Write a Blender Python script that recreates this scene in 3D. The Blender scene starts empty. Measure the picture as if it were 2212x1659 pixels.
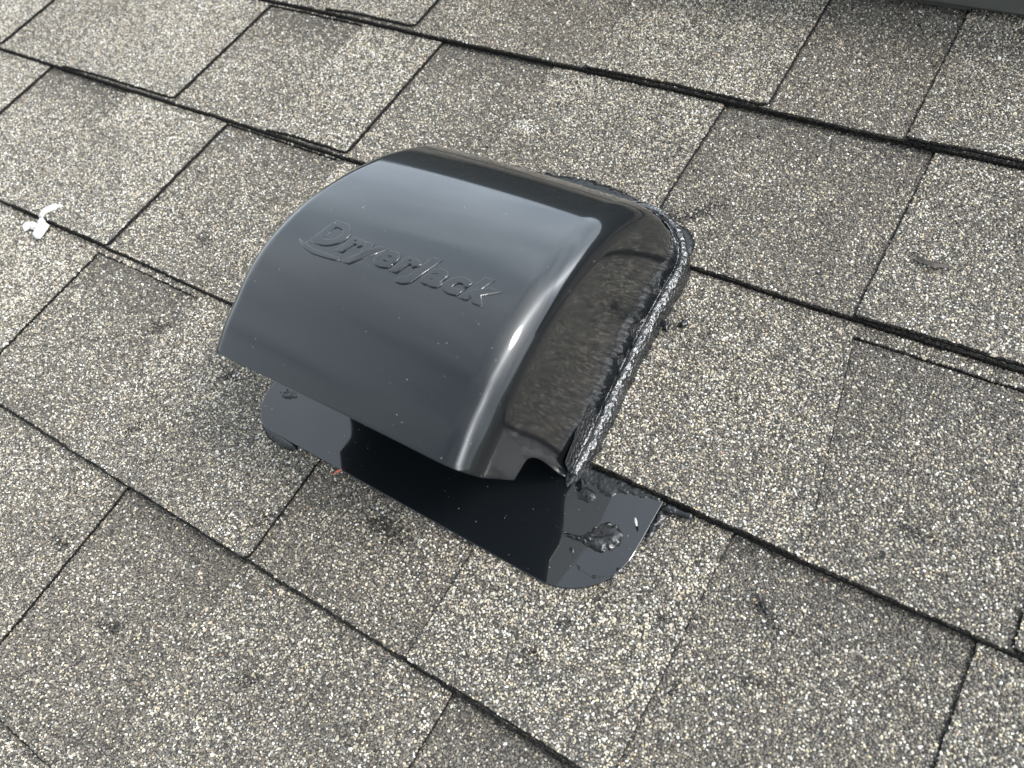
import bpy, bmesh, math, random
import numpy as np
from mathutils import Vector, Matrix, noise

# ------------------------------------------------------------------ frame
# Everything is modelled in roof coordinates (millimetres: u along the
# courses, v up the slope, z out of the roof) and stood up on a pitched roof.
MM = 0.001
PITCH = math.radians(20)
T = Matrix.Translation((0, 0, 3.6)) @ Matrix.Rotation(PITCH, 4, 'X')
scn = bpy.context.scene
COL = scn.collection

# ------------------------------------------------------------------ camera
cam_d = bpy.data.cameras.new('camera')
cam = bpy.data.objects.new('camera', cam_d)
COL.objects.link(cam)
RC = Matrix(((0.83572685, -0.35281666, 0.42080999),
             (0.50484128, 0.79516513, -0.33592811),
             (-0.2160924, 0.49318639, 0.84265726))).to_4x4()
CAMP = Vector((0, -429.43, 422.92))
cam.matrix_world = T @ Matrix.Translation(CAMP * MM) @ RC
cam_d.sensor_width = 36
cam_d.lens = 36 * 1780 / 2212
cam_d.clip_start = 0.01
cam_d.clip_end = 3000
cam_d.dof.use_dof = True
cam_d.dof.focus_distance = 0.50
cam_d.dof.aperture_fstop = 11
scn.camera = cam

# ------------------------------------------------------------------ light
SUN = (T.to_3x3() @ Vector((0.56, 0.22, 0.72))).normalized()
el = math.asin(SUN.z)
rot = math.atan2(SUN.x, SUN.y)
world = bpy.data.worlds.new('World')
scn.world = world
world.use_nodes = True
wn, wl = world.node_tree.nodes, world.node_tree.links
wn.clear()
wo = wn.new('ShaderNodeOutputWorld')
bg = wn.new('ShaderNodeBackground')
bg.inputs[1].default_value = 0.11
sky = wn.new('ShaderNodeTexSky')
sky.sky_type = 'NISHITA'
sky.sun_disc = False
sky.sun_elevation = el
sky.sun_rotation = rot
sky.dust_density = 2.5
tc = wn.new('ShaderNodeTexCoord')
# broken cloud layer over the sky
mp = wn.new('ShaderNodeMapping')
mp.inputs['Scale'].default_value = (1, 1, 2.2)
nz = wn.new('ShaderNodeTexNoise')
nz.inputs['Scale'].default_value = 2.2
nz.inputs['Detail'].default_value = 6
nz.inputs['Roughness'].default_value = 0.5
nz.inputs['Distortion'].default_value = 0.4
cr = wn.new('ShaderNodeValToRGB')
cr.color_ramp.elements[0].position = 0.32
cr.color_ramp.elements[0].color = (4.6, 5.4, 6.2, 1)
cr.color_ramp.elements[1].position = 0.68
cr.color_ramp.elements[1].color = (8.2, 9.1, 9.9, 1)
# cloud glare round the sun
dot = wn.new('ShaderNodeVectorMath'); dot.operation = 'DOT_PRODUCT'
dot.inputs[1].default_value = SUN
pw = wn.new('ShaderNodeMath'); pw.operation = 'POWER'; pw.use_clamp = True
pw.inputs[1].default_value = 9
cl0 = wn.new('ShaderNodeMath'); cl0.operation = 'MAXIMUM'; cl0.inputs[1].default_value = 0
glare = wn.new('ShaderNodeMix'); glare.data_type = 'RGBA'; glare.blend_type = 'ADD'
glare.inputs['Factor'].default_value = 1
gcol = wn.new('ShaderNodeMix'); gcol.data_type = 'RGBA'
gcol.inputs['A'].default_value = (0, 0, 0, 1)
gcol.inputs['B'].default_value = (14, 14, 13.5, 1)
mx = wn.new('ShaderNodeMix'); mx.data_type = 'RGBA'
mx.inputs['Factor'].default_value = 0.88
wl.new(tc.outputs['Generated'], mp.inputs[0]); wl.new(mp.outputs[0], nz.inputs['Vector'])
wl.new(nz.outputs['Fac'], cr.inputs[0])
wl.new(tc.outputs['Generated'], dot.inputs[0])
wl.new(dot.outputs['Value'], cl0.inputs[0]); wl.new(cl0.outputs[0], pw.inputs[0])
wl.new(pw.outputs[0], gcol.inputs['Factor'])
wl.new(sky.outputs[0], mx.inputs['A']); wl.new(cr.outputs[0], mx.inputs['B'])
wl.new(mx.outputs['Result'], glare.inputs['A']); wl.new(gcol.outputs['Result'], glare.inputs['B'])
# a bright break in the cloud running along one side of the sky
sx = wn.new('ShaderNodeSeparateXYZ'); wl.new(tc.outputs['Generated'], sx.inputs[0])
def wm(op, a, b=None, clamp=False):
    n = wn.new('ShaderNodeMath'); n.operation = op; n.use_clamp = clamp
    for i, q in enumerate((a, b)):
        if q is None: continue
        if isinstance(q, (int, float)): n.inputs[i].default_value = q
        else: wl.new(q, n.inputs[i])
    return n.outputs[0]
b1 = wm('SUBTRACT', 1.0, wm('MULTIPLY', wm('ABSOLUTE', wm('SUBTRACT', sx.outputs[0], .60)), 4.2), True)
b1 = wm('MULTIPLY', wm('MULTIPLY', b1, b1), wm('ADD', wm('MULTIPLY', nz.outputs['Fac'], 2.2), -.3, True))
ygrad = wm('ADD', wm('MULTIPLY', sx.outputs[1], .52), .82)
bright = wn.new('ShaderNodeVectorMath'); bright.operation = 'SCALE'
wl.new(glare.outputs['Result'], bright.inputs[0]); wl.new(ygrad, bright.inputs['Scale'])
band = wn.new('ShaderNodeMix'); band.data_type = 'RGBA'
band.inputs['A'].default_value = (0, 0, 0, 1); band.inputs['B'].default_value = (34, 35, 36, 1)
wl.new(b1, band.inputs['Factor'])
lft = wm('POWER', wm('MAXIMUM', wm('MULTIPLY', sx.outputs[0], -1.0), 0.0), 5.0)
low = wn.new('ShaderNodeVectorMath'); low.operation = 'SCALE'
low.inputs[0].default_value = (1.5, 1.6, 1.6); wl.new(lft, low.inputs['Scale'])
s0 = wn.new('ShaderNodeVectorMath'); s0.operation = 'ADD'
wl.new(bright.outputs[0], s0.inputs[0]); wl.new(low.outputs[0], s0.inputs[1])
sumv = wn.new('ShaderNodeVectorMath'); sumv.operation = 'ADD'
wl.new(s0.outputs[0], sumv.inputs[0]); wl.new(band.outputs['Result'], sumv.inputs[1])
wl.new(sumv.outputs[0], bg.inputs[0]); wl.new(bg.outputs[0], wo.inputs[0])

sun_d = bpy.data.lights.new('sun', 'SUN')
sun_d.energy = 1.2
sun_d.angle = math.radians(14)
sun_d.color = (1.0, 0.96, 0.9)
sun = bpy.data.objects.new('sun', sun_d)
COL.objects.link(sun)
sun.rotation_euler = SUN.to_track_quat('Z', 'Y').to_euler()
sun.location = T @ Vector((2, 1, 4))

scn.view_settings.view_transform = 'Standard'
scn.view_settings.look = 'None'
scn.view_settings.gamma = 1
scn.view_settings.exposure = 1.56

# ------------------------------------------------------------------ helpers
rng = np.random.default_rng(7)
random.seed(7)

def n2(x, y, s=1.0, seed=0.0):
    return noise.noise(Vector((x * s, y * s, seed)))

def place(o, loc=(0, 0, 0), parent=None):
    COL.objects.link(o)
    if parent is not None:
        o.parent = parent
        o.matrix_basis = Matrix.Translation(Vector(loc) * MM)
    else:
        o.matrix_world = T @ Matrix.Translation(Vector(loc) * MM)
    return o

def thing(name, label, cat, loc=(0, 0, 0), group=None):
    o = bpy.data.objects.new(name, None)
    o.empty_display_size = 0.02
    place(o, loc)
    o['label'] = label
    o['category'] = cat
    if group:
        o['group'] = group
    return o

def tag(o, label, cat, group=None):
    o['label'] = label
    o['category'] = cat
    if group:
        o['group'] = group
    return o

def mesh_obj(name, V, F, mats, parent=None, loc=(0, 0, 0), org=(0, 0, 0), smooth=False, fm=None):
    """V in roof millimetres; org = where the object's own origin lies."""
    me = bpy.data.meshes.new(name)
    V = (np.asarray(V, float) - np.asarray(org, float)) * MM
    me.from_pydata(V.tolist(), [], [tuple(int(i) for i in f) for f in F])
    for m in (mats if isinstance(mats, (list, tuple)) else [mats]):
        me.materials.append(m)
    if fm is not None:
        me.polygons.foreach_set('material_index', np.asarray(fm, np.int32))
    if smooth:
        me.polygons.foreach_set('use_smooth', np.ones(len(me.polygons), bool))
    me.update()
    o = bpy.data.objects.new(name, me)
    return place(o, loc, parent)

# ------------------------------------------------------------------ materials
def new_mat(name):
    m = bpy.data.materials.new(name)
    m.use_nodes = True
    nt = m.node_tree
    b = nt.nodes['Principled BSDF']
    return m, nt, b

def N(nt, kind, **kw):
    n = nt.nodes.new(kind)
    for k, v in kw.items():
        if k in n.inputs.keys():
            n.inputs[k].default_value = v
        else:
            setattr(n, k, v)
    return n

PAL_LIGHT = [((.200, .178, .148), .29), ((.112, .097, .080), .16), ((.046, .043, .040), .11),
             ((.46, .405, .315), .20), ((.66, .63, .57), .12), ((.60, .49, .31), .07), ((.28, .275, .265), .05)]
PAL_BROWN = [((.180, .156, .128), .46), ((.112, .096, .078), .24), ((.045, .042, .040), .09),
             ((.40, .35, .27), .11), ((.58, .55, .49), .035), ((.55, .45, .28), .03), ((.22, .21, .20), .035)]
PAL_BAND = [((.135, .120, .102), .52), ((.085, .076, .067), .27), ((.035, .035, .035), .10),
            ((.22, .20, .17), .08), ((.40, .38, .34), .015), ((.4, .33, .22), .015)]

def granule_mat(name, pal, warm=1.0):
    m, nt, b = new_mat(name)
    tc = N(nt, 'ShaderNodeTexCoord')
    vo = N(nt, 'ShaderNodeTexVoronoi', Scale=640.0)
    vo.feature = 'F1'
    ve = N(nt, 'ShaderNodeTexVoronoi', Scale=640.0)
    ve.feature = 'DISTANCE_TO_EDGE'
    sep = N(nt, 'ShaderNodeSeparateColor')
    ramp = N(nt, 'ShaderNodeValToRGB')
    ramp.color_ramp.interpolation = 'CONSTANT'
    acc = 0
    els = ramp.color_ramp.elements
    for i, (c, w) in enumerate(pal):
        e = els[0] if i == 0 else (els[1] if i == 1 else els.new(acc))
        e.position = acc
        e.color = (*c, 1)
        acc += w
    gap = N(nt, 'ShaderNodeValToRGB')
    gap.color_ramp.elements[0].position = 0.06
    gap.color_ramp.elements[1].position = 0.22
    mix = N(nt, 'ShaderNodeMix', data_type='RGBA')
    mix.inputs['A'].default_value = (.012, .012, .011, 1)
    bump = N(nt, 'ShaderNodeBump', Strength=0.9, Distance=0.0007)
    L = nt.links.new
    for v in (vo, ve):
        L(tc.outputs['Object'], v.inputs['Vector'])
    L(vo.outputs['Color'], sep.inputs[0])
    L(sep.outputs[0], ramp.inputs[0])
    L(ve.outputs['Distance'], gap.inputs[0])
    L(gap.outputs[0], mix.inputs['Factor'])
    dk = N(nt, 'ShaderNodeVectorMath', operation='SCALE'); dk.inputs['Scale'].default_value = .74
    L(ramp.outputs[0], dk.inputs[0]); L(dk.outputs[0], mix.inputs['B'])
    L(mix.outputs['Result'], b.inputs['Base Color'])
    L(gap.outputs[0], bump.inputs['Height'])
    L(bump.outputs[0], b.inputs['Normal'])
    b.inputs['Roughness'].default_value = 0.75
    return m

M_TAB = granule_mat('granules_light', PAL_LIGHT)
M_BROWN = granule_mat('granules_brown', PAL_BROWN)

def asphalt():
    m, nt, b = new_mat('asphalt_edge')
    nz = N(nt, 'ShaderNodeTexNoise', Scale=700.0, Detail=3.0)
    cr = N(nt, 'ShaderNodeValToRGB')
    cr.color_ramp.elements[0].position = 0.45
    cr.color_ramp.elements[0].color = (.004, .004, .004, 1)
    cr.color_ramp.elements[1].position = 0.75
    cr.color_ramp.elements[1].color = (.035, .032, .029, 1)
    bp = N(nt, 'ShaderNodeBump', Strength=1.0, Distance=0.001)
    tc = N(nt, 'ShaderNodeTexCoord')
    nt.links.new(tc.outputs['Object'], nz.inputs['Vector'])
    nt.links.new(nz.outputs['Fac'], cr.inputs[0])
    nt.links.new(cr.outputs[0], b.inputs['Base Color'])
    nt.links.new(nz.outputs['Fac'], bp.inputs['Height'])
    nt.links.new(bp.outputs[0], b.inputs['Normal'])
    b.inputs['Roughness'].default_value = 0.8
    b.inputs['Specular IOR Level'].default_value = 0.12
    return m
M_ASPH = asphalt()

def chip_mat():
    m, nt, b = new_mat('mineral_granule')
    at = N(nt, 'ShaderNodeAttribute', attribute_name='tint')
    nt.links.new(at.outputs['Color'], b.inputs['Base Color'])
    b.inputs['Roughness'].default_value = 0.6
    b.inputs['Specular IOR Level'].default_value = 0.3
    return m
M_CHIP = chip_mat()

def plastic(name, dust=1.0, base=(.004, .005, .006), rough=0.30, coat=.07):
    m, nt, b = new_mat(name)
    L = nt.links.new
    tc = N(nt, 'ShaderNodeTexCoord')
    # white dust specks: a few cells of a fine voronoi
    vo = N(nt, 'ShaderNodeTexVoronoi', Scale=520.0); vo.feature = 'F1'
    sep = N(nt, 'ShaderNodeSeparateColor')
    pick = N(nt, 'ShaderNodeMath', operation='GREATER_THAN'); pick.inputs[1].default_value = 1 - 0.10 * dust
    sz = N(nt, 'ShaderNodeMath', operation='LESS_THAN')
    szr = N(nt, 'ShaderNodeMath', operation='MULTIPLY'); szr.inputs[1].default_value = 0.17
    an = N(nt, 'ShaderNodeMath', operation='MULTIPLY')
    clus = N(nt, 'ShaderNodeTexNoise', Scale=26.0, Detail=3.0)
    clr = N(nt, 'ShaderNodeMapRange'); clr.inputs['From Min'].default_value = 0.40; clr.inputs['From Max'].default_value = 0.62
    an2 = N(nt, 'ShaderNodeMath', operation='MULTIPLY')
    L(tc.outputs['Object'], vo.inputs['Vector']); L(vo.outputs['Color'], sep.inputs[0])
    L(sep.outputs[0], pick.inputs[0]); L(sep.outputs[1], szr.inputs[0])
    L(vo.outputs['Distance'], sz.inputs[0]); L(szr.outputs[0], sz.inputs[1])
    L(pick.outputs[0], an.inputs[0]); L(sz.outputs[0], an.inputs[1])
    L(tc.outputs['Object'], clus.inputs['Vector']); L(clus.outputs['Fac'], clr.inputs['Value'])
    L(an.outputs[0], an2.inputs[0]); L(clr.outputs[0], an2.inputs[1])
    mix = N(nt, 'ShaderNodeMix', data_type='RGBA')
    mix.inputs['A'].default_value = (*base, 1)
    mix.inputs['B'].default_value = (.20, .20, .19, 1)
    L(an2.outputs[0], mix.inputs['Factor']); L(mix.outputs['Result'], b.inputs['Base Color'])
    # handling film: uneven gloss
    film = N(nt, 'ShaderNodeTexNoise', Scale=14.0, Detail=5.0, Roughness=0.6)
    fr = N(nt, 'ShaderNodeMapRange')
    fr.inputs['From Min'].default_value = 0.35; fr.inputs['From Max'].default_value = 0.7
    fr.inputs['To Min'].default_value = rough; fr.inputs['To Max'].default_value = rough + 0.10
    ad = N(nt, 'ShaderNodeMath', operation='ADD')
    m5 = N(nt, 'ShaderNodeMath', operation='MULTIPLY'); m5.inputs[1].default_value = 0.5
    L(tc.outputs['Object'], film.inputs['Vector']); L(film.outputs['Fac'], fr.inputs['Value'])
    L(an2.outputs[0], m5.inputs[0]); L(fr.outputs[0], ad.inputs[0]); L(m5.outputs[0], ad.inputs[1])
    L(ad.outputs[0], b.inputs['Roughness'])
    wv = N(nt, 'ShaderNodeTexNoise', Scale=55.0, Detail=2.0)
    bp = N(nt, 'ShaderNodeBump', Strength=0.12, Distance=0.0001)
    L(tc.outputs['Object'], wv.inputs['Vector']); L(wv.outputs['Fac'], bp.inputs['Height']); L(bp.outputs[0], b.inputs['Normal'])
    b.inputs['IOR'].default_value = 1.5
    b.inputs['Specular IOR Level'].default_value = .08
    b.inputs['Coat Weight'].default_value = 1.0
    fc = N(nt, 'ShaderNodeMapRange')
    fc.inputs['From Min'].default_value = 0.42; fc.inputs['From Max'].default_value = 0.66
    fc.inputs['To Min'].default_value = coat; fc.inputs['To Max'].default_value = coat + .07
    L(film.outputs['Fac'], fc.inputs['Value']); L(fc.outputs[0], b.inputs['Coat Roughness'])
    b.inputs['Coat IOR'].default_value = 1.54
    return m
M_PLAS = plastic('black_plastic', .9)
M_FLNG = plastic('black_plastic_flange', 2.2, rough=0.20, coat=.02)

def tar(name='black_sealant', ior=2.1, bump=.9):
    m, nt, b = new_mat(name)
    L = nt.links.new
    tc = N(nt, 'ShaderNodeTexCoord')
    a = N(nt, 'ShaderNodeTexNoise', Scale=480.0, Detail=4.0, Roughness=0.6)
    c = N(nt, 'ShaderNodeTexVoronoi', Scale=420.0)
    ad = N(nt, 'ShaderNodeMath', operation='ADD')
    bp = N(nt, 'ShaderNodeBump', Strength=bump, Distance=0.0011)
    for n in (a, c):
        L(tc.outputs['Object'], n.inputs['Vector'])
    L(a.outputs['Fac'], ad.inputs[0]); L(c.outputs['Distance'], ad.inputs[1])
    L(ad.outputs[0], bp.inputs['Height']); L(bp.outputs[0], b.inputs['Normal'])
    b.inputs['Base Color'].default_value = (.006, .0065, .007, 1)
    b.inputs['Roughness'].default_value = 0.22
    b.inputs['IOR'].default_value = ior
    return m
M_TAR = tar()
M_TAR2 = tar('smeared_sealant', 1.45, .3)

def plain(name, col, rough=.6, metal=0, nscale=40, nstr=.2, var=.15):
    m, nt, b = new_mat(name)
    tc = N(nt, 'ShaderNodeTexCoord')
    nz = N(nt, 'ShaderNodeTexNoise', Scale=float(nscale), Detail=5.0)
    cr = N(nt, 'ShaderNodeValToRGB')
    cr.color_ramp.elements[0].position = .3
    cr.color_ramp.elements[1].position = .7
    cr.color_ramp.elements[0].color = (*[c * (1 - var) for c in col], 1)
    cr.color_ramp.elements[1].color = (*[min(1, c * (1 + var)) for c in col], 1)
    bp = N(nt, 'ShaderNodeBump', Strength=nstr, Distance=.0005)
    nt.links.new(tc.outputs['Object'], nz.inputs['Vector'])
    nt.links.new(nz.outputs['Fac'], cr.inputs[0]); nt.links.new(cr.outputs[0], b.inputs['Base Color'])
    nt.links.new(nz.outputs['Fac'], bp.inputs['Height']); nt.links.new(bp.outputs[0], b.inputs['Normal'])
    b.inputs['Roughness'].default_value = rough
    b.inputs['Metallic'].default_value = metal
    return m
M_CURB = plain('dark_green_grey_metal', (.072, .074, .068), .55, 0, 60, .1)
M_WHITE = plain('white_dropping', (.35, .35, .335), .7, 0, 300, .5, .1)
M_CHALK = plain('chalky_smudge', (.50, .50, .48), .8, 0, 500, .5, .2)
M_LEAF = plain('dry_leaf', (.03, .024, .02), .6, 0, 200, .3)
M_STRAW = plain('dry_straw', (.09, .075, .05), .7, 0, 300, .3)
M_RED = plain('red_flake', (.35, .06, .035), .5)
M_DECK = plain('roof_felt', (.03, .03, .03), .8)
M_GRASS = plain('lawn', (.04, .06, .022), .9, 0, 3, .5, .4)

# ------------------------------------------------------------------ ground
gm = bpy.data.meshes.new('ground')
gm.from_pydata([(-1500, -1500, 0), (1500, -1500, 0), (1500, 1500, 0), (-1500, 1500, 0)], [], [(0, 1, 2, 3)])
gm.materials.append(M_GRASS)
go = bpy.data.objects.new('ground', gm)
COL.objects.link(go)
go['kind'] = 'structure'

# ------------------------------------------------------------------ roof
UL, UR = -1750.0, 1000.0
VB = {-1: 143, 0: 0, 1: -141, 2: -288, 3: -429, 4: -571}
for k in range(5, 10):
    VB[k] = VB[k - 1] - 143
for k in range(-2, -6, -1):
    VB[k] = VB[k + 1] + 143
TT, BT = 2.4, 4.2                   # tab and base layer thickness
ZT = 2.7
def slope(k):
    return (TT + BT) / (VB.get(k - 1, VB[k] + 143) - VB[k])
def ztab(k, v):
    return ZT - slope(k) * (v - VB[k])
# open slots between the tabs: (left, right, how far the slot ends below the next course)
SLOTS = {0: [(-470, -303, -8), (-161, -67, -8)],
         1: [(-906, -800, -6), (-640, -525, 1.5), (-439, -330, -8), (-189, -49, -8)],
         2: [(-822, -702, -6), (-573, -421, 1.0), (-47, 74, 9.5)],
         3: [(-584, -466, 5.0), (-296, -177, 2), (-57, 61, -8)],
         4: [(-407, -298, -8), (-147, -40, -8)]}
def vline(k, u):
    "the gently wandering lower edge of a course"
    return VB[k] + 1.6 * n2(u, k * 31.7, .006) + .5 * n2(u, k * 11.3, .05)

def fill_slots(k):
    s = sorted(SLOTS.get(k, []))
    lo = s[0][0] if s else 200
    hi = s[-1][1] if s else 100
    r = random.Random(100 + k)
    if not s:
        lo = hi = r.uniform(-100, 0)
    out = list(s)
    u = lo
    while u > UL + 200:
        u -= r.uniform(90, 170); w = r.uniform(90, 150)
        out.append((u - w, u, -8)); u -= w
    u = hi
    while u < UR - 200:
        u += r.uniform(90, 170); w = r.uniform(90, 150)
        out.append((u, u + w, -8)); u += w
    return sorted(out)

def jag(pts, step, amp, seed):
    "subdivide a closed outline and roughen it"
    out = []
    n = len(pts)
    for i in range(n):
        a, b = np.array(pts[i], float), np.array(pts[(i + 1) % n], float)
        L = np.linalg.norm(b - a)
        m = max(1, int(L / step))
        d = (b - a) / max(L, 1e-6)
        nn = np.array([-d[1], d[0]])
        for j in range(m):
            p = a + (b - a) * j / m
            w = amp * (n2(p[0], p[1], .45, seed) + .8 * n2(p[0], p[1], .12, seed + 3))
            out.append(p + nn * w)
    return out

def offat(a, b, off, u):
    t = np.clip((u - a) / max(b - a, 1) / .45, 0, 1)
    return off * (.3 + .7 * t * t * (3 - 2 * t))

def inward(outline, w, ws=None):
    P = np.array([(p[0], p[1]) for p in outline])
    A = 0.5 * np.sum(P[:, 0] * np.roll(P[:, 1], -1) - np.roll(P[:, 0], -1) * P[:, 1])
    d = np.roll(P, -2, 0) - np.roll(P, 2, 0)
    d /= np.linalg.norm(d, axis=1, keepdims=True) + 1e-9
    nrm = np.stack([-d[:, 1], d[:, 0]], 1) * (1 if A > 0 else -1)
    sidew = np.abs(nrm[:, 0:1])           # the long sides are cut cleaner than the lower edge
    return P + nrm * (w * (1 - sidew) + (w if ws is None else ws) * sidew)

def slab(outline, zf, th, V, F, FM, top_m, rim=0.0, srim=None):
    n = len(outline)
    b = len(V)
    if rim:
        for p in inward(outline, rim, srim):
            V.append((p[0], p[1], zf(p[0], p[1])))
        F.append(tuple(range(b, b + n))); FM.append(top_m)
        b2 = len(V)
        for p in outline:
            V.append((p[0], p[1], zf(p[0], p[1]) - .8))
        for i in range(n):
            j = (i + 1) % n
            F.append((b + i, b2 + i, b2 + j, b + j)); FM.append(2)
        b = b2
    else:
        for p in outline:
            V.append((p[0], p[1], zf(p[0], p[1])))
        F.append(tuple(range(b, b + n))); FM.append(top_m)
    c = len(V)
    for p in outline:
        V.append((p[0], p[1], zf(p[0], p[1]) - th))
    for i in range(n):
        j = (i + 1) % n
        F.append((b + i, c + i, c + j, b + j)); FM.append(2)

roof = thing('shingle_roof', 'weathered grey-brown asphalt shingle roof slope under the black vent', 'roof', (0, 0, 0))
tabs_by_course = {}
slots_by_course = {}
course_obj = {}
for k in sorted(VB):
    vb = VB[k]
    vt = VB.get(k - 1, vb + 143)
    S = fill_slots(k)
    slots_by_course[k] = S
    # base layer
    V, F, FM = [], [], []
    us = np.arange(UL, UR + .1, 2.0 if -1 <= k <= 6 else 12.0)
    low = [(u, vline(k, u) + .5 * n2(u, k * 7.7, .5)) for u in us]
    zb = lambda u, v, k=k: ztab(k, v) - TT
    n = len(us)
    for (u, v) in low: V.append((u, v, zb(u, v) - .9))
    for (u, v) in low: V.append((u, v, zb(u, v) - BT + .1))
    for (u, v) in low: V.append((u, vt + 9, zb(u, vt + 9)))
    for (u, v) in low: V.append((u, v + (1.7 if k == 3 else 1.15) + .5 * n2(u, k * 5.5, .4), zb(u, v)))
    for i in range(n - 1):
        F.append((3 * n + i, 3 * n + i + 1, 2 * n + i + 1, 2 * n + i)); FM.append(1)
        F.append((i, i + 1, 3 * n + i + 1, 3 * n + i)); FM.append(2)
        F.append((n + i, n + i + 1, i + 1, i)); FM.append(2)
    org = ((UL + UR) / 2, vb, 0)
    co = mesh_obj('shingle_course', V, F, [M_TAB, M_BROWN, M_ASPH], roof, org, org, fm=FM)
    course_obj[k] = (co, org)
    # tabs
    tabs = []
    e = [UL] + [x for s in S for x in s[:2]] + [UR]
    r = random.Random(k * 13 + 5)
    for i in range(0, len(e), 2):
        a, b = e[i], e[i + 1]
        off = r.choice([.3, 1.5, 3.2, 4.2]) if k != 3 else r.choice([.2, 1.0, 2.2])
        fl = r.uniform(-2, 2)
        if k == 2 and abs(b + 47) < 1: off, fl = .4, -26
        tabs.append((a, b, off, fl))
    tl = []
    for ti, (a, b, off, fl) in enumerate(tabs):
        st = 2.2 if -1 <= k <= 6 else 10
        lowpts = [(u, vline(k, u) + offat(a, b, off, u) + .6 * n2(u, k * 3.1, .3)) for u in np.arange(a + 2, b - 5 - fl, st)]
        if len(lowpts) < 3: continue
        pts = [(a, lowpts[0][1] + 2)] + lowpts + [(b - 2.6 - fl, lowpts[-1][1] + .9), (b - .8 - fl, lowpts[-1][1] + 2.6), (b - fl, lowpts[-1][1] + 5.5)]
        pts += [(b, vt + 8.5), (a + fl, vt + 8.5)]
        # roughen only the two long sides
        head, right, left = pts[:-2], [pts[-3], pts[-2]], [pts[-1], pts[0]]
        def side(p, q, seed):
            m = int(abs(q[1] - p[1]) / st); o = []
            for j in range(1, m):
                t = j / m
                o.append((p[0] + (q[0] - p[0]) * t + .7 * n2(seed, p[1] + (q[1] - p[1]) * t, .12) + .35 * n2(seed, p[1] + (q[1] - p[1]) * t, .6),
                          p[1] + (q[1] - p[1]) * t))
            return o
        outline = head + side(pts[-3], pts[-2], b) + [pts[-2], pts[-1]] + side(pts[-1], pts[0], a)
        lift = r.uniform(0, .35)
        zf = lambda u, v, k=k, lift=lift, vb=vb: ztab(k, v) + lift * max(0, 1 - (v - vb) / 60)
        V, F, FM = [], [], []
        slab(outline, zf, TT - .02, V, F, FM, 0, 1.0, .7 if k < 3 else .25)
        o2 = ((a + b) / 2, vb, 0)
        mesh_obj('tab', V, F, [M_TAB, M_BROWN, M_ASPH], co, np.array(o2) - np.array(org), o2, fm=FM)
        tl.append((outline, zf))
    for (a, b, g) in S:                      # closed top of a slot that ends below the next course
        if g > -5:
            top = [(u, vline(k - 1, u) - g + .4 * n2(u, 2.2, .4)) for u in np.arange(a - 3, b + 3, 2.5)]
            outline = [(b + 3, vt + 8.3), (a - 3, vt + 8.3)]
            outline = top + outline
            zf = lambda u, v, k=k: ztab(k, v) - .03
            V, F, FM = [], [], []
            slab(outline, zf, TT - .06, V, F, FM, 0, .8)
            o2 = ((a + b) / 2, vt, 0)
            mesh_obj('tab', V, F, [M_TAB, M_BROWN, M_ASPH], co, np.array(o2) - np.array(org), o2, fm=FM)
    tabs_by_course[k] = tabs

# deck under the shingles
V, F = [], []
va, vz = VB[9] - 5, VB[-5] + 160
for z in (-9, -40):
    V += [(UL - 4, va, z - 0), (UR + 4, va, z), (UR + 4, vz, z), (UL - 4, vz, z)]
F = [(0, 1, 2, 3), (7, 6, 5, 4), (0, 4, 5, 1), (1, 5, 6, 2), (2, 6, 7, 3), (3, 7, 4, 0)]
mesh_obj('roof_deck', V, F, M_DECK, roof)

# --- real mineral granules over the part of the roof near the vent
CHIPS = True
def inside(poly, x, y):
    c = np.zeros(len(x), bool)
    n = len(poly)
    for i in range(n):
        x1, y1 = poly[i]; x2, y2 = poly[(i + 1) % n]
        cond = ((y1 > y) != (y2 > y)) & (x < (x2 - x1) * (y - y1) / (y2 - y1 + 1e-12) + x1)
        c ^= cond
    return c
REGION = [(-1080, -150), (-1080, -60), (-930, 60), (-60, 200), (330, 200), (330, -560), (120, -790), (-420, -790), (-760, -520)]
UC = -235.0

def vnoise(x, y, s, seed):
    "cheap value noise, vectorised"
    xs, ys = x * s, y * s
    xi, yi = np.floor(xs).astype(int), np.floor(ys).astype(int)
    fx, fy = xs - xi, ys - yi
    fx, fy = fx * fx * (3 - 2 * fx), fy * fy * (3 - 2 * fy)
    def h(a, b):
        q = np.sin(a * 127.1 + b * 311.7 + seed * 74.7) * 43758.5453
        return q - np.floor(q)
    return (h(xi, yi) * (1 - fx) + h(xi + 1, yi) * fx) * (1 - fy) + (h(xi, yi + 1) * (1 - fx) + h(xi + 1, yi + 1) * fx) * fy

# dark scuffs and tar stains on the shingles: u, v, radius, stretch angle, stretch
SCUFFS = [(-28.7, -317, 4.5, -.6, 3), (-49.6, -374, 3.5, 0, 1), (-112, -372, 3.2, 1.2, 2), (-104, -350, 3, 1.3, 3),
          (-70, -345, 2.6, .3, 2), (-20, -352, 3, 0, 2), (-300, -402, 4, .9, 3), 
          (-120, -395, 4, .5, 2), (-420, -478, 4, 0, 2), (-350, -500, 4, .3, 2.5), (-165, -100, 7, .9, 3.0), (-183, -113, 6, .9, 2.2),
          (-150, -175, 4, 0, 1), (-140, -184, 3, 0, 2), (-395, -335, 5, .3, 2), (-430, -395, 5, 1, 2),
          (-250, -480, 5, .5, 2), (-500, -250, 5, 0, 2), (20, -250, 4, 0, 2), (-480, -325, 6, 0.4, 1.5), (-230, -372, 6, .1, 3)]

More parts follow.
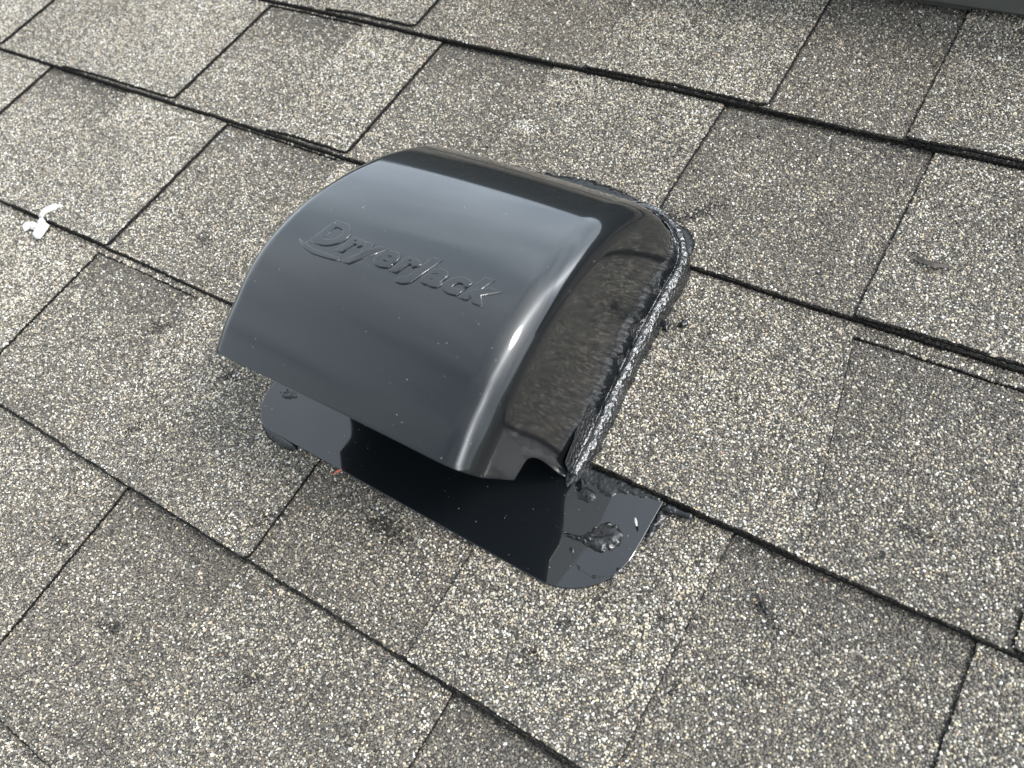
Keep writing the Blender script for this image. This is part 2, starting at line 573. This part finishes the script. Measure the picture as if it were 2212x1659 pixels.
TEMPL = []
for i in range(16):
    a0 = rng.uniform(0, 6.28)
    ang = a0 + (np.arange(5) + rng.uniform(-.28, .28, 5)) * 2 * np.pi / 5
    rr = rng.uniform(.78, 1.12, 5)
    st = rng.uniform(.72, 1.0)
    bx, by = rr * np.cos(ang), rr * np.sin(ang) * st
    tr = rng.uniform(.45, .72, 5)
    tx, ty = bx * tr + rng.uniform(-.12, .12), by * tr + rng.uniform(-.12, .12)
    tilt = rng.uniform(-.35, .35, 2)
    tz = .75 + tx * tilt[0] + ty * tilt[1]
    TEMPL.append(np.stack([np.r_[bx, tx], np.r_[by, ty], np.r_[np.zeros(5) - .25, tz]], 1))
TEMPL = np.array(TEMPL)                       # 16,10,3
CF = [(5, 6, 7, 8, 9)] + [(i, (i + 1) % 5, 5 + (i + 1) % 5, 5 + i) for i in range(5)]
LOOPS = np.array([x for f in CF for x in f])  # 25
LSTART = np.array([0, 5, 9, 13, 17, 21])
LTOT = np.array([5, 4, 4, 4, 4, 4])

def pal_arr(p):
    c = np.array([x[0] for x in p]); w = np.array([x[1] for x in p]); return c, w / w.sum()

def chips(k):
    vb, vt = VB[k], VB.get(k - 1, VB[k] + 143)
    sp = 1.36
    gu, gv = np.meshgrid(np.arange(-1090, 335, sp), np.arange(vb - 1, vt + 7, sp * .87))
    gu = gu + (np.arange(gu.shape[0]) % 2)[:, None] * sp / 2
    u = (gu + rng.uniform(-.45, .45, gu.shape) * sp).ravel()
    v = (gv + rng.uniform(-.45, .45, gv.shape) * sp).ravel()
    m = inside(REGION, u, v)
    # the vent's own footprint is bare
    m &= ~((np.abs(u - UC) < 66) & (v > -330) & (v < -135))
    u, v = u[m], v[m]
    if len(u) < 10: return None
    vl_t = np.interp(u, np.arange(-1100, 345, 4.), [vline(k - 1, x) if (k - 1) in VB else vt for x in np.arange(-1100, 345, 4.)])
    vl_b = np.interp(u, np.arange(-1100, 345, 4.), [vline(k, x) for x in np.arange(-1100, 345, 4.)])
    layer = np.zeros(len(u), int)             # 0 = base layer in a slot, 1 = tab
    edge = np.full(len(u), 99.)
    ledge = np.zeros(len(u), bool)         # the worn asphalt ledge below a tab
    for (a, b, off, fl) in tabs_by_course[k]:
        ft = np.clip((v - vb) / (vt - vb), 0, 1)
        ue, uw = b - fl * (1 - ft), a + fl * ft
        lo = vl_b + offat(a, b, off, u)
        t = (u > uw + .4) & (u < ue - ((1.0 if k < 3 else .3) if not (k == 2 and b > -60) else -.4)) & (v > lo + 1.1)
        layer[t] = 1
        ledge |= (u > uw) & (u < ue) & (v <= lo + 1.1)
        edge = np.minimum(edge, np.minimum(np.abs(u - uw), np.abs(u - ue)))
    slot_top = np.full(len(u), 0.)
    for (a, b, g) in slots_by_course[k]:
        ins = (u > a) & (u < b)
        gg = max(g, 0)
        if g > -5:
            layer[ins & (v > vl_t - g + .4)] = 1
        slot_top[ins] = gg
    # leave the cut edge of each tab bare asphalt
    keep = (v > vl_b + (1.75 if k == 3 else 1.15)) & (v < vl_t + 4)
    ko = np.full(len(u), 1.3 if k < 3 else .7)
    if k == 2: ko[u > -60] = -1.
    if k >= 3: ko[u < -200] = -.2
    keep &= ~((layer == 0) & (edge < ko))
    keep &= ~(ledge & (rng.random(len(u)) < .5))
    u, v, layer, vl_t, slot_top, ledge = u[keep], v[keep], layer[keep], vl_t[keep], slot_top[keep], ledge[keep]
    z = ZT - slope(k) * (v - vb) - np.where(layer == 0, TT, 0)
    n = len(u)
    # colours
    big = vnoise(u, v, .011, 1) * .55 + vnoise(u, v, .035, 2) * .3 + vnoise(u, v, .12, 3) * .15
    depth = (vl_t - slot_top - v)
    # factory shading band: darker granules at the head of every slot, fading down it
    pband = np.where(layer == 0, np.clip(1.0 - depth / 42. + (big - .5) * .9, 0, .8), np.clip(.35 - depth / 30., 0, .3) )
    plight = np.where(layer == 0, .13 + .9 * (big - .38), .60 + 1.7 * (big - .5))
    lit = np.clip((-330 - u) / 260., 0, 1) * np.clip((v + 470) / 120., 0, 1)  # grazing light towards the upper left, put into the granule mix
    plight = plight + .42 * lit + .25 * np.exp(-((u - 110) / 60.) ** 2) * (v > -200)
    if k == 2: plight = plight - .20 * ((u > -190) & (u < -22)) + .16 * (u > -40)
    plight -= .16 * np.clip((-380 - v) / 90., 0, 1) + .06  # dimmer light low on the slope, worked into the granule mix
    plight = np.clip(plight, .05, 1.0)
    q = rng.random(n)
    cl, wl_ = pal_arr(PAL_LIGHT); cb, wb = pal_arr(PAL_BROWN); cd, wd = pal_arr(PAL_BAND)
    col = cb[rng.choice(len(cb), n, p=wb)]
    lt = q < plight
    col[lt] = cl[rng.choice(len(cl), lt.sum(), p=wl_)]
    bd = rng.random(n) < pband
    col[bd] = cd[rng.choice(len(cd), bd.sum(), p=wd)]
    col = col * rng.normal(1, .10, (n, 1)) * (1 + rng.normal(0, .02, (n, 3)))
    # scuffs
    for (su, sv, sr, sa, ss) in SCUFFS:
        du, dv = u - su, v - sv
        a = du * math.cos(sa) + dv * math.sin(sa); b = -du * math.sin(sa) + dv * math.cos(sa)
        dd = np.sqrt((a / ss) ** 2 + b ** 2) / sr + (vnoise(u, v, .5, 9) - .5) * 1.2
        w = rng.random(n) < np.clip(1.15 - dd, 0, .9)
        col[w] *= .13
    col[ledge] *= .42
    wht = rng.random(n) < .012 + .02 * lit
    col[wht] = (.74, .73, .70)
    red = rng.random(n) < .0006
    col[red] = (.36, .20, .12)
    # broad uneven weathering and dirt
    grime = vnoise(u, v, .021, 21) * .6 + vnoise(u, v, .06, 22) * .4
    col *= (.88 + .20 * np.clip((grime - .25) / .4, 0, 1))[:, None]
    chalk = (((u + 317) / 15) ** 2 + ((v + 66) / 6) ** 2 + vnoise(u, v, .3, 5) * 1.6 < 1.7) & (rng.random(n) < .45)
    col[chalk] = (.62, .62, .60)
    g = col.mean(1, keepdims=True)
    col = (g + (col - g) * .68) * np.array([1.0, .985, .94]) * .70
    col = np.clip(col, .004, .5)
    # geometry
    s = .5 * rng.lognormal(math.log(1.68), .20, n)
    big_g = rng.random(n) < .02
    s[big_g] *= 1.35
    th = rng.uniform(0, 6.283, n)
    tp = TEMPL[rng.integers(0, 16, n)]
    c_, s_ = np.cos(th)[:, None], np.sin(th)[:, None]
    X = (tp[:, :, 0] * c_ - tp[:, :, 1] * s_) * s[:, None] + u[:, None]
    Y = (tp[:, :, 0] * s_ + tp[:, :, 1] * c_) * s[:, None] + v[:, None]
    hz = rng.uniform(.45, 1.0, n)
    Z = tp[:, :, 2] * (s * hz)[:, None] + z[:, None]
    # lean each grain a little
    lx, ly = rng.normal(0, .20, n), rng.normal(0, .20, n)
    Z += (X - u[:, None]) * lx[:, None] + (Y - v[:, None]) * ly[:, None]
    V = np.stack([X, Y, Z], 2).reshape(-1, 3)
    co, org = course_obj[k]
    V = (V - np.array(org)) * MM
    me = bpy.data.meshes.new('granules')
    me.vertices.add(n * 10)
    me.vertices.foreach_set('co', V.astype(np.float32).ravel())
    me.loops.add(n * 25)
    me.loops.foreach_set('vertex_index', (LOOPS[None, :] + 10 * np.arange(n)[:, None]).astype(np.int32).ravel())
    me.polygons.add(n * 6)
    me.polygons.foreach_set('loop_start', (LSTART[None, :] + 25 * np.arange(n)[:, None]).astype(np.int32).ravel())
    me.polygons.foreach_set('loop_total', np.tile(LTOT, n).astype(np.int32))
    me.update(calc_edges=True)
    me.polygons.foreach_set('use_smooth', np.zeros(n * 6, bool))
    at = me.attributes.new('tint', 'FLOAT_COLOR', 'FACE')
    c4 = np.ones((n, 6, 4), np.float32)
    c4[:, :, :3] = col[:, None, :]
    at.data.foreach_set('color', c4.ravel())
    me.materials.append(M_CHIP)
    o = bpy.data.objects.new('granules', me)
    place(o, (0, 0, 0), co)
    o['kind'] = 'stuff'
    return n
tot = 0
if CHIPS:
    for k in range(-1, 7):
        tot += chips(k) or 0
print('granules', tot)

# ------------------------------------------------------------------ curb wall
curb = thing('metal_curb', 'dark grey-green metal clad curb wall at the top right corner of the roof', 'curb', (-60, 128, 0))
def box(V, F, x0, x1, y0, y1, z0, z1):
    b = len(V)
    V += [(x0, y0, z0), (x1, y0, z0), (x1, y1, z0), (x0, y1, z0), (x0, y0, z1), (x1, y0, z1), (x1, y1, z1), (x0, y1, z1)]
    F += [(b, b + 3, b + 2, b + 1), (b + 4, b + 5, b + 6, b + 7), (b, b + 1, b + 5, b + 4), (b + 1, b + 2, b + 6, b + 5), (b + 2, b + 3, b + 7, b + 6), (b + 3, b, b + 4, b + 7)]
V, F = [], []
box(V, F, -900, 760, 136, 560, -6, 105)
o = mesh_obj('curb_body', V, F, M_CURB, curb, (0, 0, 0), (-60, 128, 0))
V, F = [], []
box(V, F, -903, 763, 127.5, 134, 3.5, 70)
bmo = mesh_obj('apron_flashing', V, F, M_CURB, curb, (0, 0, 0), (-60, 128, 0))
V, F = [], []
box(V, F, -915, 775, 124, 575, 105.5, 118)
mesh_obj('cap_flashing', V, F, M_CURB, curb, (0, 0, 0), (-60, 128, 0))
for c_ in curb.children:
    bv = c_.modifiers.new('bevel', 'BEVEL'); bv.width = .0012; bv.segments = 2

# ------------------------------------------------------------------ vent hood
vent = thing('roof_vent', 'glossy black plastic dryer vent hood with raised lettering sealed onto the shingles', 'roof vent', (UC, -240, 8))
VO = (UC, -240, 8)
PV = [-350, -337, -325, -309, -292, -276, -260, -246, -231, -217, -203, -190, -176, -165, -155, -147, -140, -133, -125, -114]
PZ = [102, 109, 114, 120.5, 124.5, 125.5, 124.5, 121.5, 117, 111.5, 105, 97, 87, 76.5, 64, 49, 33, 20, 11, 6.5]
# smooth the profile with a Catmull-Rom curve
def prof(v):
    i = int(np.clip(np.searchsorted(PV, v) - 1, 0, len(PV) - 2))
    x0, x1 = PV[i], PV[i + 1]
    t = (v - x0) / (x1 - x0)
    m0 = (PZ[min(i + 1, len(PZ) - 1)] - PZ[max(i - 1, 0)]) / (PV[min(i + 1, len(PV) - 1)] - PV[max(i - 1, 0)])
    j = i + 1
    m1 = (PZ[min(j + 1, len(PZ) - 1)] - PZ[max(j - 1, 0)]) / (PV[min(j + 1, len(PV) - 1)] - PV[max(j - 1, 0)])
    h = x1 - x0
    return (2 * t ** 3 - 3 * t ** 2 + 1) * PZ[i] + (t ** 3 - 2 * t ** 2 + t) * h * m0 + (-2 * t ** 3 + 3 * t ** 2) * PZ[j] + (t ** 3 - t ** 2) * h * m1
def sst(a, b, x):
    t = min(1, max(0, (x - a) / (b - a)))
    return t * t * (3 - 2 * t)
def wall(v):
    w = 84.5 - 10 * sst(-345, -170, v)
    R_ = 41.0
    c = -114 - R_
    if v > c:
        w = w - R_ + math.sqrt(max(0, R_ * R_ - (v - c) ** 2)) * 1.0
    return w
FR = 19.0
def lean(v):
    return -2.0
def section(v, FR=15.5, side=1):
    "half section from the foot (outside) to the middle of the top: (x, z) pairs"
    H = prof(v); W = wall(v) - (4.0 * (1 - sst(-350, -250, v)) if side > 0 else 0)
    zb = 57 - 49 * sst(-341, -316, v)
    zb = min(zb, H - .5)
    r = min(FR, max(1.0, (H - zb) * .8), W * .6)
    pts = []
    flare = lambda z: 3.0 * math.exp(-(z - 8) / 7.0) - lean(v) * (1 - (z - 8) / 110)
    for i in range(13):
        t = i / 12
        z = zb + (H - r - zb) * t ** 1.4
        pts.append((W + flare(z) * (1 if H > 30 else H / 30), z))
    w0, z0 = pts[-1]
    for i in range(1, 13):
        a = math.pi / 2 * i / 12
        # slightly super-elliptic shoulder, flatter on top
        pts.append((w0 - r * 1.1 * (1 - math.cos(a)), z0 + r * math.sin(a)))
    xe = pts[-1][0]
    for i in range(1, 17):
        x = xe * (1 - i / 16)
        pts.append((x, H + 1.6 * (1 - (x / max(xe, 1)) ** 2) * sst(6, 40, H)))
    return pts
VS = list(np.linspace(-350, -300, 26)) + list(np.linspace(-297, -180, 34)) + list(np.linspace(-177.5, -114, 34))
V, F = [], []
rows = []
for v in VS:
    h = section(v)
    hl = section(v, 9.0, -1)
    full = [(-x - 2.5, z) for x, z in hl] + [(x, z) for x, z in h[-2::-1]]
    H = prof(v)
    fade = 1 - sst(-335, -290, v)
    row = []
    for x, z in full:
        vv = v + min(22, .44 * max(0, H - z)) * fade
        # the lip bows very slightly
        row.append((UC + x, vv, z))
    rows.append(row)
nc = len(rows[0])
for row in rows: V += row
for i in range(len(rows) - 1):
    for j in range(nc - 1):
        F.append((i * nc + j, i * nc + j + 1, (i + 1) * nc + j + 1, (i + 1) * nc + j))
hood = mesh_obj('hood', V, F, M_PLAS, vent, (0, 0, 0), VO, smooth=True)
bm = bmesh.new(); bm.from_mesh(hood.data); bmesh.ops.recalc_face_normals(bm, faces=bm.faces)
up = sum((f.normal.z for f in bm.faces))
if up < 0: bmesh.ops.reverse_faces(bm, faces=bm.faces)
bm.to_mesh(hood.data); bm.free()
so = hood.modifiers.new('shell', 'SOLIDIFY'); so.thickness = .0022; so.offset = -1; so.use_rim = True
bv = hood.modifiers.new('rim', 'BEVEL'); bv.width = .0005; bv.segments = 2; bv.limit_method = 'ANGLE'; bv.angle_limit = math.radians(50)

def surf(u, v):
    "height of the hood top at (u, v)"
    h = section(v)
    x = abs(u - UC)
    xs = [p[0] for p in h[12:]][::-1]; zs = [p[1] for p in h[12:]][::-1]
    return float(np.interp(x, xs, zs))

# raised lettering: italic word with a swoosh under its first letters
def lettering():
    bmm = bmesh.new()
    cu = bpy.data.curves.new('t', 'FONT')
    cu.body = 'DryerJack'
    cu.size = 1.0
    cu.shear = .34
    cu.space_character = 1.16
    cu.offset = .034
    cu.resolution_u = 5
    cs = bpy.data.curves.new('s', 'CURVE')
    cs.dimensions = '2D'; cs.fill_mode = 'BOTH'
    sp = cs.splines.new('POLY')
    sw = [(-.16, -.13), (.02, -.25), (.35, -.31), (.8, -.325), (1.06, -.29), (1.03, -.22), (.8, -.24), (.35, -.225), (.02, -.17)]
    sp.points.add(len(sw) - 1)
    for p, (a, b) in zip(sp.points, sw): p.co = (a, b, 0, 1)
    sp.use_cyclic_u = True
    for c in (cu, cs):
        c.extrude = .014; c.bevel_depth = .030; c.bevel_resolution = 2
        tmp = bpy.data.objects.new('t', c)
        COL.objects.link(tmp)
        bpy.context.view_layer.update()
        ev = tmp.evaluated_get(bpy.context.evaluated_depsgraph_get())
        bmm.from_mesh(ev.to_mesh())
        ev.to_mesh_clear()
        bpy.data.objects.remove(tmp)
        if c is cu:
            xs = [v.co.x for v in bmm.verts]; X0, X1 = min(xs), max(xs)
    return bmm, X0, X1
bmm, x0, x1 = lettering()
TU0, TU1, TV0, TH = -290.5, -177.5, -281.0, 14.6
for vtx in bmm.verts:
    u = TU0 + (vtx.co.x - x0) / (x1 - x0) * (TU1 - TU0)
    big = 1.12 if vtx.co.x < x0 + .8 else 1.0
    v = TV0 + vtx.co.y / .76 * TH * big
    z = surf(u, v) + vtx.co.z * 22 - .15
    vtx.co = Vector((u - VO[0], v - VO[1], z - VO[2])) * MM
lm = bpy.data.meshes.new('lettering')
bmm.to_mesh(lm); bmm.free()
lm.materials.append(M_PLAS)
lt_o = bpy.data.objects.new('raised_lettering', lm)
place(lt_o, (0, 0, 0), hood)

# flange: rounded plate lying on the shingles, tucked under the course above
def zfl(u, v):
    return ztab(3, v) + 2.6
fo = []
def arc(cx, cy, r, a0, a1, n=14):
    return [(cx + r * math.cos(math.radians(a0 + (a1 - a0) * i / n)), cy + r * math.sin(math.radians(a0 + (a1 - a0) * i / n))) for i in range(n + 1)]
fo += arc(-330.5, -328.5, 29, 180, 246)
fo += arc(-134.5, -321, 37.5, 268, 360, 20)
fo += [(-96.5, -285), (-359.5, -285)]
V, F, FM = [], [], []
slab(fo, zfl, 1.6, V, F, FM, 0)
F.append(tuple(range(2 * len(fo) - 1, len(fo) - 1, -1)))
fl_o = mesh_obj('flange', V, F, M_FLNG, vent, (0, 0, 0), VO)
bv = fl_o.modifiers.new('rim', 'BEVEL'); bv.width = .0004; bv.segments = 2; bv.limit_method = 'ANGLE'; bv.angle_limit = math.radians(50)

# throat and damper behind the lip
V, F = [], []
for (z, v) in ((10, -296), (97, -268)):
    V += [(UC - 70, v, z), (UC + 70, v, z), (UC + 70, v + 2, z), (UC - 70, v + 2, z)]
F = [(0, 3, 2, 1), (4, 5, 6, 7), (0, 1, 5, 4), (1, 2, 6, 5), (2, 3, 7, 6), (3, 0, 4, 7)]
mesh_obj('damper', V, F, M_PLAS, vent, (0, 0, 0), VO)

# ------------------------------------------------------------------ sealant
def sweep(path, profile, seed, amp=1.0):
    """path: (u, v, nu, nv, scale) with the outward normal; profile: (outward, z)."""
    V, F = [], []
    m = len(profile)
    for i, (u, v, nu, nv, s) in enumerate(path):
        for j, (o, z) in enumerate(profile):
            e = 1 if 0 < j < m - 1 else .3
            w = amp * e * (0.8 * n2(i * 1.0, j * 1.2, .35, seed) + .6 * n2(i * 1.0, j * 3.0, .9, seed + 9))
            oo = o * s + 0.7 * amp * n2(i, j * 4, .12, seed + 4) + (1.3 * amp * n2(i, 7, .2, seed + 5) if j > m * .6 else 0)
            zc = 26 - 15 * sst(-168, -142, v)
            V.append((u + nu * oo, v + nv * oo, min(z * (.75 + .25 * s), zc - .25 * j) + w))
    for i in range(len(path) - 1):
        for j in range(m - 1):
            F.append((i * m + j, i * m + j + 1, (i + 1) * m + j + 1, (i + 1) * m + j))
    return V, F
# foot line of the hood, right side from the front and round the back
foot = []
def base_w(v):
    return wall(v) - lean(v) + 3.4
for v in np.arange(-299, -115.5, 1.6):
    foot.append((UC + base_w(v), v))
foot = [p for p in foot if p[0] > UC + 25]
last = foot[-1]
for u in np.arange(last[0] - 3, UC - 20, -2.0):
    foot.append((u, -114.5))
for v in np.arange(-116, -290, -2):
    foot.append((UC - base_w(v), v))
path = []
for i, (u, v) in enumerate(foot):
    a = foot[max(0, i - 1)]; b = foot[min(len(foot) - 1, i + 1)]
    tx, ty = b[0] - a[0], b[1] - a[1]; L_ = math.hypot(tx, ty) or 1
    nu, nv = ty / L_, -tx / L_
    s = 1.0
    if v > -165: s = 1.0 - .25 * sst(-165, -120, v)
    if u < UC - 20: s = .6
    if i < 12: s = .55 + .45 * i / 12
    path.append((u, v, nu, nv, s))
prof_bead = [(-3.6, 22), (-3.2, 18.5), (-2.6, 14.5), (-1.8, 11.5), (-.8, 8.0), (0, 7.4), (.8, 9.0), (1.8, 10.2), (3.4, 10.6), (5.0, 9.9), (6.2, 7.8), (7.0, 4.6), (7.6, 2), (8.2, -2.5)]
V, F = sweep(path, prof_bead, 3.3, 1.0)
bead = mesh_obj('sealant_bead', V, F, M_TAR, vent, (0, 0, 0), VO, smooth=True)
bm = bmesh.new(); bm.from_mesh(bead.data)
if sum(f.normal.z for f in bm.faces) < 0: bmesh.ops.reverse_faces(bm, faces=bm.faces)
bm.to_mesh(bead.data); bm.free()
ss = bead.modifiers.new('s', 'SUBSURF'); ss.levels = 1; ss.render_levels = 1

def blob(name, outline, base, h, seed, parent=vent, org=VO, mat=None, rough=1.0, cell=2.0, edge=1.0, floor=None):
    "domed smear with a ragged outline lying on a surface"
    pts = jag(outline, cell, edge, seed)
    bm = bmesh.new()
    f = bm.faces.new([bm.verts.new((p[0], p[1], 0)) for p in pts])
    bmesh.ops.triangulate(bm, faces=[f])
    for it in range(3):
        le = [e for e in bm.edges if e.calc_length() > cell * 1.2]
        if le: bmesh.ops.subdivide_edges(bm, edges=le, cuts=1)
    bmesh.ops.triangulate(bm, faces=bm.faces)
    B = np.array(pts)
    for v in bm.verts:
        d = np.min(np.hypot(B[:, 0] - v.co.x, B[:, 1] - v.co.y)) if not v.is_boundary else 0
        t = 1 - math.exp(-d / max(.4, h * .7))
        bz = base(v.co.x, v.co.y) if callable(base) else base
        x, y = v.co.x, v.co.y
        v.co.z = bz + h * t * (1 + rough * (.7 * n2(x, y, .35, seed) + .5 * n2(x, y, .9, seed + 2))) + (0 if not v.is_boundary else -.8)
    bmesh.ops.recalc_face_normals(bm, faces=bm.faces)
    if sum(f.normal.z for f in bm.faces) < 0: bmesh.ops.reverse_faces(bm, faces=bm.faces)
    bm.verts.index_update()
    V = [v.co[:] for v in bm.verts]; F = [[v.index for v in f.verts] for f in bm.faces]
    bm.free()
    if parent is None:
        return mesh_obj(name, V, F, mat or M_TAR2, None, org, org, smooth=True)
    return mesh_obj(name, V, F, mat or M_TAR2, parent, (0, 0, 0), org, smooth=True)

# flat lobe of sealant at the upper right corner
blob('sealant_smear', [(-172, -114), (-163, -115), (-156, -122), (-153, -132), (-153, -142), (-162, -138), (-168, -128), (-176, -121)], 1.2, 1.8, 5, rough=.3)
blob('sealant_smear', [(-302, -114), (-290, -106), (-268, -102), (-240, -98.5), (-222, -100), (-208, -102.5), (-192, -108), (-178, -114), (-168, -120), (-176, -126), (-190, -116), (-215, -112), (-250, -112), (-285, -116)], 1.0, 2.6, 8, rough=.6, edge=1.8)
# drip at the front end of the bead, down onto the flange
blob('sealant_drip', [(-154, -297), (-149.8, -304), (-148, -311), (-147, -303), (-143, -298), (-144, -288), (-154, -288)], lambda u, v: zfl(u, v) + .5, 4.5, 11, rough=.7)
# tar squeezed out under the cut shingle, right of the hood
blob('sealant_smear', [(-146, -288), (-146, -296), (-140, -299), (-134, -297), (-129, -300.5), (-123, -300), (-119, -295), (-110, -292.5), (-98, -290.5), (-98, -286), (-110, -286)], lambda u, v: zfl(u, v) + .1, .5, 17, rough=1.6, edge=.9, cell=1.2)
blob('sealant_bubble', [(-143, -303.5), (-139, -308.5), (-133, -308.5), (-129, -304.5), (-131, -300.5), (-138, -299.5)], lambda u, v: zfl(u, v) + .3, 2.0, 19, rough=.1, edge=.2)
blob('sealant_smear', [(-93.6, -294), (-91, -297), (-92, -303), (-93, -309), (-94.3, -314), (-96.5, -313), (-96.5, -294)], -.5, 2.4, 23, rough=1.3, edge=.9)
blob('sealant_smear', [(-96, -296), (-86, -293.5), (-78, -292.3), (-79, -289), (-94, -289)], .5, 2.6, 25, rough=1.0, edge=.6)
# ooze past the lower left corner of the flange
blob('sealant_smear', [(-351, -346), (-346, -354.5), (-336, -359.5), (-323, -361.5), (-312, -358.5), (-314, -355), (-340, -351)], .3, 1.5, 29, rough=.1, edge=.25)
# dabs over the fixing screws
dab_r = blob('sealant_dab', [(-132, -329.5), (-126, -326.6), (-123.5, -319), (-118, -313.5), (-112, -312.5), (-107, -315.5), (-105.5, -321), (-108, -327), (-113, -330.5), (-120, -331)], lambda u, v: zfl(u, v) - 1.6 * math.exp(-(((u + 119) / 3.5) ** 2 + ((v + 321) / 3) ** 2)), 2.6, 31, rough=1.5, edge=1.3, cell=1.2)
blob('sealant_dab', [(-134, -331), (-147, -325.8), (-136, -328.6), (-126, -326), (-122, -330)], lambda u, v: zfl(u, v), 1.8, 33, rough=.9, edge=.3, cell=1.2)
blob('sealant_dab', [(-122, -340), (-112, -343), (-103, -338), (-100, -330), (-98, -333), (-101, -340), (-110, -345), (-120, -344), (-130, -336), (-128, -333)], lambda u, v: zfl(u, v), .2, 35, rough=1.2, edge=.9, cell=1.2)
blob('sealant_dab', [(-352, -329.5), (-346, -332), (-340, -331.5), (-336, -328), (-339, -325), (-348, -325)], lambda u, v: zfl(u, v), .8, 37, rough=1.6, edge=.8, cell=1.2)
# spatter beside the bead
blob('sealant_spot', [(-138, -182), (-135, -184), (-133, -182), (-134, -179), (-137, -179)], .2, 1.8, 41, rough=1.2, edge=.9, cell=1.0)
blob('sealant_spot', [(-146, -190), (-142, -191), (-142, -185), (-147, -183)], .2, 1.8, 43, rough=1.2, edge=.9, cell=1.0)

# ------------------------------------------------------------------ small things
bd = thing('bird_dropping', 'bright white bird dropping lying across a shingle edge at far left', 'bird dropping', (-654, -290, 3))
BO = (-654, -290, 3)
blob('splat', [(-671.3, -301.8), (-671.7, -296.7), (-663.8, -293.1), (-658.8, -293.9), (-654.5, -289.3), (-646.6, -290.0), (-645.2, -294.6), (-644.5, -299.1), (-643.5, -304.1), (-647.2, -305.7), (-653.1, -304.8), (-657.1, -299.5), (-663.0, -300.5), (-665.1, -304.5)], lambda u, v: .6, 1.6, 51, bd, BO, M_WHITE, .9, 1.4, .6)
blob('streak', [(-661.0, -289.6), (-664.2, -284.5), (-663.5, -278.3), (-659.4, -273.5), (-652.1, -270.2), (-643.2, -271.0), (-650.0, -274.7), (-654.6, -280.3), (-655.8, -285.0), (-653.1, -289.9), (-655.0, -292.9), (-659.5, -293.6)], lambda u, v: 2.2 if v > -288 else 1.0, 1.6, 53, bd, BO, M_WHITE, .8, 1.4, .5)

for nm, cu_, cv_, lab, sd in (('tar_crumb', -28.7, -317, 'black tar crumb on the shingle right of the flange', 71), ('tar_crumb', -49.6, -374.5, 'black tar crumb by the long shingle joint below the flange', 73)):
    an = -.6 if sd == 71 else .4
    ol = [(cu_ + rx * math.cos(an) - ry * math.sin(an), cv_ + rx * math.sin(an) + ry * math.cos(an)) for rx, ry in ((-4.5, 0), (-2, 1.3), (.5, .8), (2.5, 1.6), (4.3, .3), (3, -1.3), (0, -.9), (-2.5, -1.1))]
    if sd == 73: ol = [((a - cu_) * .6 + cu_, (b - cv_) * 1.1 + cv_) for a, b in ol]
    tag(blob(nm, ol, lambda u, v: ztab(3, v) + .2 - (TT if cu_ > -57 else 0), 1.5, sd, None, (cu_, cv_, 0), None, 1.4, .8, .5), lab, 'tar crumb', 'tar crumbs on the shingles')

def strip(name, pts, w, h, mat, label, cat, org):
    V, F = [], []
    n = len(pts)
    for i, (u, v, z) in enumerate(pts):
        a = pts[max(0, i - 1)]; b = pts[min(n - 1, i + 1)]
        tx, ty = b[0] - a[0], b[1] - a[1]; L_ = math.hypot(tx, ty)
        nx, ny = -ty / L_, tx / L_
        ww = w * math.sin(math.pi * (i + .35) / (n - .3)) ** .6
        V += [(u - nx * ww, v - ny * ww, z), (u, v, z + h), (u + nx * ww, v + ny * ww, z), (u, v, z - h * .3)]
    for i in range(n - 1):
        for j in range(4):
            F.append((i * 4 + j, i * 4 + (j + 1) % 4, (i + 1) * 4 + (j + 1) % 4, (i + 1) * 4 + j))
    F.append((0, 3, 2, 1)); F.append(tuple((n - 1) * 4 + j for j in range(4)))
    return tag(mesh_obj(name, V, F, mat, None, org, org, smooth=False), label, cat)
strip('dry_leaf', [(-31, -89.5, 3), (-26, -91.5, 3.6), (-21, -92, 3.8), (-16, -90.5, 3.6), (-11, -90, 3)], 2.0, .8, M_LEAF,
      'small dark dry leaf scrap on the shingles at right', 'leaf', (-20, -91, 2))
strip('straw', [(-111, -361, 3), (-107, -355, 3.6), (-103, -349, 3.8), (-98, -343, 3.4)], .45, .5, M_STRAW,
      'thin dry straw lying on the shingle below the flange', 'straw', (-105, -352, 2))
strip('red_flake', [(-279, -360, 1.9), (-277.6, -357.7, 2.4), (-276, -355.5, 2)], .9, .6, M_RED,
      'tiny red flake on the shingle beside the flange edge', 'flake', (-277, -358, 2))
strip('white_chip', [(-104.8, -305.5, 3.4), (-103.4, -307.3, 3.7), (-102, -309.2, 3.3)], .7, .4, M_WHITE,
      'tiny white chip lying on the right corner of the flange', 'chip', (-103, -307, 3))
